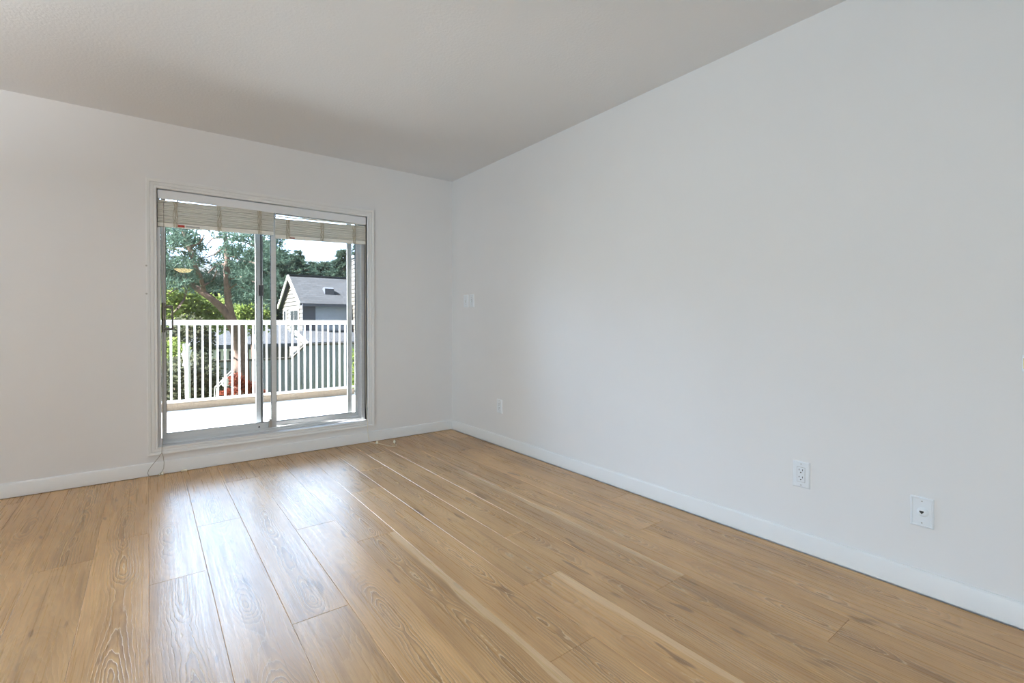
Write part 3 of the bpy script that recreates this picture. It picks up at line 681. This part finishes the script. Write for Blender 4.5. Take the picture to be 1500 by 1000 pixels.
# lean-to porch roof in front of the house
py0, py1 = HY-2.2, HY-0.06; za_ = at(480, 501, py0).z; zb_ = at(480, 484, py1).z
xa_ = at(452, 500, py0).x
l = thing('porch_roof', 'dark shingled lean-to roof below the house wall, above the tall fence', 'roof', ((xa_+X1)/2, py0, GZ))
part(MB().prism([(xa_, py0, za_), (xa_, py1, zb_), (xa_, py1, zb_-0.12), (xa_, py0, za_-0.12)], (X1-xa_, 0, 0)), 'roof_slope', M['shingle'], l)
part(MB().prism([(xa_-0.06, py0, za_+0.02), (xa_-0.06, py1, zb_+0.02), (xa_-0.06, py1, zb_-0.2), (xa_-0.06, py0, za_-0.2)], (0.06, 0, 0)), 'barge_board', M['rail'], l)
part(MB().box(xa_, X1, py0-0.03, py0, za_-0.16, za_+0.01), 'gutter', M['darktrim'], l)
for q in (xa_+0.2, (xa_+X1)/2, X1-0.2): part(MB().box(q-0.06, q+0.06, py0+0.15, py0+0.27, GZ, za_), 'post', M['brownwall'], l)

# ------------------------------------------------------------------ low taupe house behind the pine
LY = 17.0
xa_, xb_ = at(286, 500, LY).x, at(424, 500, LY).x; ze_ = at(340, 503, LY).z; zr_ = at(340, 474, LY+2.6).z
h2 = thing('low_house', 'low taupe house with white framed window and dark roof behind the pine', 'house', ((xa_+xb_)/2, LY+2.6, GZ))
part(MB().box(xa_, xb_, LY, LY+5.2, GZ, ze_), 'wall', M['brownwall'], h2)
part(MB().prism([(xa_-0.3, LY-0.35, ze_-0.05), (xa_-0.3, LY+2.6, zr_), (xa_-0.3, LY+5.55, ze_-0.05)], (xb_-xa_+0.6, 0, 0)), 'roof', M['shingle'], h2)
part(MB().box(xa_-0.3, xb_+0.3, LY-0.42, LY-0.33, ze_-0.16, ze_-0.02), 'gutter', M['darktrim'], h2)
for (qa, qb) in ((295, 309), (317, 341), (368, 380)):
    a, b = at(qa, 514.5, LY), at(qb, 528, LY)
    wn = part(MB().box(a.x-0.08, b.x+0.08, LY-0.05, LY, b.z-0.08, a.z+0.08), 'window', M['rail'], h2)
    mm = MB(); nn = 3 if qb-qa > 20 else 2; wd = (b.x-a.x)/nn
    for k in range(nn): mm.box(a.x+k*wd+0.05, a.x+(k+1)*wd-0.05, LY-0.065, LY-0.045, b.z, a.z)
    part(mm, 'pane', M['glassdark'], wn)

# siding-clad chimney stack on the front of the gabled house, at the right edge of the door's view
ky = HY - 0.62; kc = at(520.0, 440, ky); kz = at(520.0, 377, ky).z; kd = 0.75
m = MB()
def kside(za, zb, m, lean): m.add([(kc.x-lean, ky, za), (kc.x-lean, ky+kd, za), (kc.x, ky+kd, zb), (kc.x, ky, zb), (kc.x+0.02, ky, za), (kc.x+0.02, ky+kd, za)], [(0, 3, 2, 1), (0, 1, 5, 4)])
lap(kside, GZ, kz, 0.20, m, 0.03)
ck = part(m, 'chimney', M['siding'], h)
m = MB()
def kfront(za, zb, m, lean): m.add([(kc.x, ky-lean, za), (kc.x+1.1, ky-lean, za), (kc.x+1.1, ky, zb), (kc.x, ky, zb), (kc.x, ky+0.02, za), (kc.x+1.1, ky+0.02, za)], [(0, 1, 2, 3), (0, 4, 5, 1)])
lap(kfront, GZ, kz, 0.20, m, 0.02); m.box(kc.x+0.02, kc.x+1.1, ky+0.01, ky+kd, GZ, kz-0.005)
part(m, 'chimney_front', M['sidinggrey'], ck)
part(MB().box(kc.x-0.08, kc.x+1.18, ky-0.08, ky+kd+0.08, kz-0.02, kz+0.10).box(kc.x+0.3, kc.x+0.8, ky+0.15, ky+kd-0.15, kz+0.10, kz+0.30), 'chimney_cap', M['sidinggrey'], ck)

# ------------------------------------------------------------------ trees and shrubs
rng_ = np.random.default_rng(5)
def unit(n):
    d = rng_.normal(size=(n, 3)); return d/np.linalg.norm(d, axis=1, keepdims=True)
def tri_blades(P, D, L, W):
    """thin triangles from P along D"""
    n = len(P); side = np.cross(D, unit(n)); side /= np.linalg.norm(side, axis=1, keepdims=True)+1e-9
    V = np.empty((n*3, 3)); L = np.asarray(L).reshape(-1, 1); W = np.asarray(W).reshape(-1, 1)
    V[0::3] = P - side*W; V[1::3] = P + side*W; V[2::3] = P + D*L
    return V, np.arange(n*3).reshape(-1, 3)
def leaf_quads(P, L, W, flat=0.5):
    n = len(P); D = unit(n); D[:, 2] *= flat; D /= np.linalg.norm(D, axis=1, keepdims=True)
    side = np.cross(D, unit(n)); side /= np.linalg.norm(side, axis=1, keepdims=True)+1e-9
    V = np.empty((n*4, 3)); L = np.asarray(L).reshape(-1, 1); W = np.asarray(W).reshape(-1, 1)
    V[0::4] = P; V[1::4] = P + D*L*0.5 + side*W; V[2::4] = P + D*L; V[3::4] = P + D*L*0.5 - side*W
    return V, np.arange(n*4).reshape(-1, 4)
def ell(c, r, n):
    d = unit(n); q = rng_.random((n, 1))**(1/2.2); return np.asarray(c) + d*q*np.asarray(r)

# the pine
PY = 9.0
def W_(px, py, dy=0.0): return at(px, py, PY+dy)
foot = W_(352, 580); k_ = 0.0245                           # metres across per photograph pixel at the tree
pine = thing('pine_tree', 'big forked pine with reddish trunk standing behind the balcony rail', 'tree', (foot.x, PY, GZ))
m = MB()
m.tube([Vector((foot.x+0.05, PY, GZ-0.1)), Vector((foot.x+0.02, PY, GZ+0.5)), W_(354, 545), W_(353, 510), W_(348, 485), W_(342, 472)], [0.26, 0.20, 0.17, 0.16, 0.16, 0.17], 12)
m.tube([W_(344, 478), W_(336, 464), W_(323, 449), W_(308, 436, .1), W_(296, 428, .2), W_(283, 418, .3), W_(274, 407, .4), W_(262, 398, .6), W_(246, 393, .9)], [0.120, 0.100, 0.088, 0.076, 0.072, 0.068, 0.060, 0.040, 0.024], 10)
m.tube([W_(342, 476), W_(338, 462), W_(335, 445), W_(333, 425), W_(332, 400), W_(333, 380), W_(331, 355), W_(327, 330), W_(325, 300), W_(326, 270)], [0.120, 0.096, 0.080, 0.072, 0.068, 0.060, 0.052, 0.044, 0.032, 0.016], 10)
m.tube([W_(300, 432, .2), W_(297, 418, .1), W_(293, 405), W_(287, 392, -.1), W_(280, 372, -.1), W_(273, 352), W_(268, 335), W_(262, 310), W_(258, 280)], [0.048, 0.048, 0.050, 0.048, 0.044, 0.040, 0.034, 0.024, 0.012], 10)
tw_ = [[(332, 388), (318, 386), (306, 390)], [(318, 387), (305, 400)], [(333, 372), (350, 380), (372, 385), (385, 396)], [(332, 410), (352, 405), (378, 415)], [(330, 345), (310, 350), (300, 362)], [(330, 350), (352, 352), (376, 362)],
       [(273, 405), (256, 404), (243, 413)], [(272, 418), (256, 424), (247, 430)], [(274, 420), (270, 438), (260, 452), (250, 462)], [(272, 352), (256, 350), (240, 358)], [(276, 362), (292, 356), (300, 344)], [(285, 385), (262, 376), (246, 376)],
       [(333, 425), (346, 416), (366, 428)], [(299, 418), (312, 410), (318, 396)], [(330, 360), (316, 372), (300, 378)]]
for t in tw_:
    m.tube([W_(a, b, rng_.uniform(-.6, .6)*i) for i, (a, b) in enumerate(t)], [0.030]+[0.02]*(len(t)-2)+[0.010], 6)
part(m, 'trunk', M['bark'], pine, smooth=True)
VV = []; FF = []; nv = 0
def add_(V, F):
    global nv
    VV.append(V); FF.append(F+nv); nv += len(V)
def flush(name, mt, parent):
    global VV, FF, nv
    o = npmesh(name, np.concatenate(VV), np.concatenate(FF), mt, parent); VV = []; FF = []; nv = 0; return o
def pine_clump(c, r, n):
    P = ell(c, r, n); k = 5
    P2 = np.repeat(P, k, axis=0); D = unit(len(P2))*0.8; D[:, 2] += 0.35; D += np.repeat(unit(n), k, axis=0)*0.8
    D /= np.linalg.norm(D, axis=1, keepdims=True)
    add_(*tri_blades(P2, D, rng_.uniform(0.10, 0.19, len(P2)), rng_.uniform(0.008, 0.014, len(P2))))
random.seed(4)
for i in range(150):
    px = random.uniform(228, 408); py = random.uniform(328, 452)
    if py > 425 and not (345 < px < 395): continue
    if 236 < px < 268 and py > 425: continue
    if 300 < px < 325 and 345 < py < 385 and random.random() < 0.75: continue
    if 405 < px and py > 372 and random.random() < 0.5: continue
    dy = random.uniform(-2.0, 2.6)
    if abs(px-333) < 12 and 385 < py < 470: dy = random.uniform(0.6, 2.6)
    if 265 < px < 300 and 340 < py < 425: dy = random.uniform(0.3, 2.6)
    c = W_(px, py, dy); s_ = random.uniform(0.7, 1.25)
    pine_clump(c, (0.34*s_, 0.34*s_, 0.13*s_), 40)
for i in range(60):                                        # the rest of the crown, left of and above the doorway's view
    c = W_(random.uniform(150, 235), random.uniform(310, 420), random.uniform(-1, 2)); pine_clump(c, (0.4, 0.4, 0.15), 36)
flush('foliage', M['needle'], pine)

def shrub(name, label, c, blobs, n, L, mt, cat='shrub', stem=True, group=None, top=0.02):
    e = thing(name, label, cat, (c[0], c[1], GZ), group)
    if stem: part(MB().tube([(c[0], c[1], GZ-0.05), (c[0]+0.05, c[1], GZ+0.5), (c[0]+0.02, c[1]+0.05, max(GZ+0.9, c[2]))], [0.07, 0.055, 0.03], 8), 'stem', M['bark'], e)
    for (o_, r_) in blobs:
        P = ell(np.array(c)+np.array(o_), r_, n); l_ = rng_.uniform(0.6, 1.2, len(P))*L
        add_(*leaf_quads(P, l_, l_*0.32))
    flush('foliage', mt, e); return e
def pblob(px, py, Y, r, c): q = at(px, py, Y); return ((q.x-c[0], q.y-c[1], q.z-c[2]), r)
c = at(295, 455, 14.6); c = (c.x, c.y, c.z)
shrub('lime_tree', 'bright yellow-green leafy tree behind the left pine limb', c,
      [pblob(a, b, 14.6+d, r, c) for a, b, d, r in ((262, 448, 0, (0.8, 0.7, 0.7)), (284, 458, .1, (0.8, 0.7, 0.6)), (306, 452, 0, (0.8, 0.6, 0.5)), (250, 425, 0, (0.6, 0.6, 0.6)), (270, 470, 0, (0.9, 0.7, 0.5)), (300, 476, .1, (0.9, 0.7, 0.4)))],
      620, 0.16, M['lime'], 'tree', group='leafy trees by the fence')
c = at(368, 460, 15.9); c = (c.x, c.y, c.z)
shrub('lime_tree', 'small yellow-green leafy tree right of the pine trunk', c,
      [pblob(a, b, 15.9+d, r, c) for a, b, d, r in ((358, 458, .1, (0.6, 0.35, 0.5)), (372, 460, .2, (0.7, 0.4, 0.5)), (384, 468, .1, (0.5, 0.4, 0.5)), (364, 476, .1, (0.6, 0.4, 0.4)))], 460, 0.15, M['lime'], 'tree', group='leafy trees by the fence')
c = at(255, 520, 11.5); c = (c.x, c.y, c.z)
shrub('lime_shrub', 'bright lime green bush at the far left behind the railing', c,
      [pblob(a, b, 11.5, r, c) for a, b, r in ((249, 515, (0.44, 0.35, 0.40)), (262, 520, (0.38, 0.35, 0.27)))], 520, 0.10, M['lime'], group='bushes behind the railing')
c = at(282, 560, 10.0); c = (c.x, c.y, c.z)
shrub('olive_shrub', 'large dull olive bush filling the lower left behind the railing', c,
      [pblob(a, b, 10.0+d, r, c) for a, b, d, r in ((250, 552, 0, (0.5, 0.5, 0.5)), (268, 545, .3, (0.5, 0.5, 0.5)), (285, 540, 0, (0.5, 0.5, 0.45)), (300, 555, .2, (0.5, 0.5, 0.5)), (312, 570, 0, (0.4, 0.4, 0.35)), (262, 575, 0, (0.6, 0.5, 0.4)), (290, 578, 0, (0.6, 0.5, 0.4)))], 620, 0.10, M['olive'], group='bushes behind the railing')
c = at(270, 500, 12.7); c = (c.x, c.y, c.z)
shrub('olive_tree', 'dull green slender tree behind the lime bush, left end of railing', c,
      [pblob(a, b, 12.7+d, r, c) for a, b, d, r in ((258, 488, 0, (0.6, 0.5, 0.5)), (275, 482, .2, (0.5, 0.5, 0.5)), (250, 500, 0, (0.4, 0.5, 0.4)), (288, 492, 0, (0.35, 0.4, 0.5)), (290, 520, .2, (0.3, 0.4, 0.5)), (305, 500, 0, (0.2, 0.3, 0.5)))], 330, 0.12, M['olive'], 'tree', group='leafy trees by the fence')
c = at(524, 540, 12.6); c = (c.x, c.y, c.z)
shrub('lime_shrub', 'green bush against the tall fence at the right door edge', c, [pblob(a, b, 12.6, r, c) for a, b, r in ((526, 525, (0.35, 0.4, 0.5)), (530, 555, (0.5, 0.4, 0.45)))], 500, 0.12, M['lime'], group='bushes behind the railing')
c = at(355, 568, 8.1); c = (c.x, c.y, c.z)
shrub('red_shrub', 'red leaved shrub sloping down right of the folding chair', c,
      [pblob(a, b, 8.1+d, r, c) for a, b, d, r in ((346, 556, 0, (0.15, 0.2, 0.16)), (357, 563, .1, (0.20, 0.2, 0.15)), (368, 569, 0, (0.18, 0.2, 0.13)), (338, 574, 0, (0.25, 0.2, 0.08)), (378, 574, 0, (0.18, 0.2, 0.08)))], 420, 0.06, M['redleaf'], group='bushes behind the railing')

# white folding garden chair among the shrubs
CYY = 9.15
q0 = at(316, 568, CYY); q1 = at(341, 543, CYY); q2 = at(344, 572, CYY)
ch = thing('folding_chair', 'white sling folding garden chair on the grass behind the railing', 'chair', (at(330, 560, CYY).x, CYY, GZ))
def D3(p, dy): return Vector((p.x, p.y+dy, p.z))
for dy in (-0.16, 0.16):
    part(MB().tube([D3(q0, dy), D3(q1, dy)], 0.008, 8), 'back_bar', M['rail'], ch)
    a = at(327, 553, CYY)
    part(MB().tube([D3(a, dy*0.9), Vector((q2.x, CYY+dy*0.9, GZ))], 0.008, 8), 'leg', M['rail'], ch)
    part(MB().tube([D3(q0, dy*1.05), Vector((q0.x-0.05, CYY+dy*1.05, GZ))], 0.008, 8), 'leg', M['rail'], ch)
s0, s1 = at(325, 559, CYY), at(333, 552, CYY)
s2, s3 = at(334, 563, CYY), at(326, 565, CYY)
part(MB().prism([(s0.x, CYY-0.15, s0.z), (s1.x, CYY-0.15, s1.z), (s2.x, CYY-0.15, s2.z-0.02), (s3.x, CYY-0.15, s3.z)], (0, 0.3, 0)), 'sling_seat', M['canvas'], ch)
# dead white shrub limb catching the sun at the left
wl_ = thing('bare_shrub', 'bleached bare shrub shining white behind the left railing bars', 'shrub', (at(272, 530, 9.2).x, 9.2, GZ), 'bushes behind the railing')
b0 = at(275, 545, 9.2)
m = MB().tube([(b0.x, 9.2, GZ), tuple(b0), tuple(at(273, 522, 9.2)), tuple(at(270, 503, 9.2))], [0.05, 0.06, 0.07, 0.03], 8)
for (a, b) in ((281, 512), (266, 518), (280, 534), (268, 536), (278, 503)): m.tube([tuple(at(273.5, 526, 9.2)), tuple(at(a, b, 9.2))], [0.05, 0.012], 6)
part(m, 'branch', M['canvas'], wl_)

# conifers behind the houses
def conifer(px, base_w, ptop, Y, label, lean=0.0, dens=1.0, round_=False, mt='conifer', z_from=0.10):
    t = at(px, ptop, Y); H_ = t.z - GZ
    e = thing('conifer_tree', label, 'tree', (t.x, Y, GZ), 'conifers behind the houses')
    part(MB().tube([(t.x, Y, GZ), (t.x, Y, GZ+H_*0.5), (t.x, Y, t.z-0.1)], [0.28, 0.16, 0.03], 8), 'trunk', M['bark'], e)
    z_ = GZ + H_*z_from; P = []; D = []
    while z_ < t.z - 0.05:
        f = (t.z - z_)/H_
        R = base_w*(f**0.75 if not round_ else min(1.0, (1.9*f)**0.6))*random.uniform(0.75, 1.15)
        nb = int(9*dens) + 3
        for k in range(nb):
            a = random.uniform(0, 2*PI); L = R*random.uniform(0.6, 1.1); n = max(4, int(L/0.10*1.6*dens*(34/Y)**0.5))
            s_ = np.linspace(0.05, 1, n)[:, None]
            base = np.array([t.x, Y, z_]); dirv = np.array([math.cos(a), math.sin(a), -0.05+random.uniform(-0.1, 0.2)])
            pts = base + dirv*L*s_; pts[:, 2] -= (s_[:, 0]**1.2)*0.35*L*0.5 - (s_[:, 0]**3)*0.18*L
            P.append(np.repeat(pts, 3, axis=0) + rng_.normal(size=(n*3, 3))*0.05)
            dd = unit(n*3)*0.7 + dirv*0.8; dd[:, 2] -= 0.15; D.append(dd/np.linalg.norm(dd, axis=1, keepdims=True))
        z_ += 0.33*(Y/34)**0.4*random.uniform(0.7, 1.2)/max(dens, 0.6)
    P = np.concatenate(P); D = np.concatenate(D)
    if dens >= 1: W = 0.055
    else: W = 0.045
    add_(*tri_blades(P, D, rng_.uniform(0.25, 0.5, len(P))*Y/36, rng_.uniform(0.5, 1.0, len(P))*W*Y/36))
    flush('foliage', M[mt], e)
conifer(388, 3.0, 350, 29.5, 'dark conifer filling the gap right of the pine, between the door stiles', dens=1.2, round_=True)
conifer(523, 2.2, 352, 29.5, 'tall pale conifer behind the siding-clad chimney at the right door edge', dens=0.9)
conifer(410, 4.4, 366, 38, 'broad dark conifer beside the centre door stile', dens=1.2, round_=True)
conifer(437, 3.0, 367, 46.5, 'slim pointed conifer left of the bare sky, behind the cream gable')
conifer(501, 4.4, 364, 55, 'tall conifer with spreading tips above the right of the shingled roof', dens=1.1)
conifer(476, 5.0, 383, 65, 'low wide green conifer above the middle of the shingled roof', dens=1.2, round_=True)
conifer(457, 4.6, 382, 76, 'low green conifer above the left part of the shingled roof', dens=1.1)
conifer(300, 4.5, 405, 45, 'dark conifer low behind the left pine limb', dens=1.0, round_=True)
conifer(252, 5.5, 395, 58, 'dark conifer behind the far left of the pine', dens=1.0, round_=True)
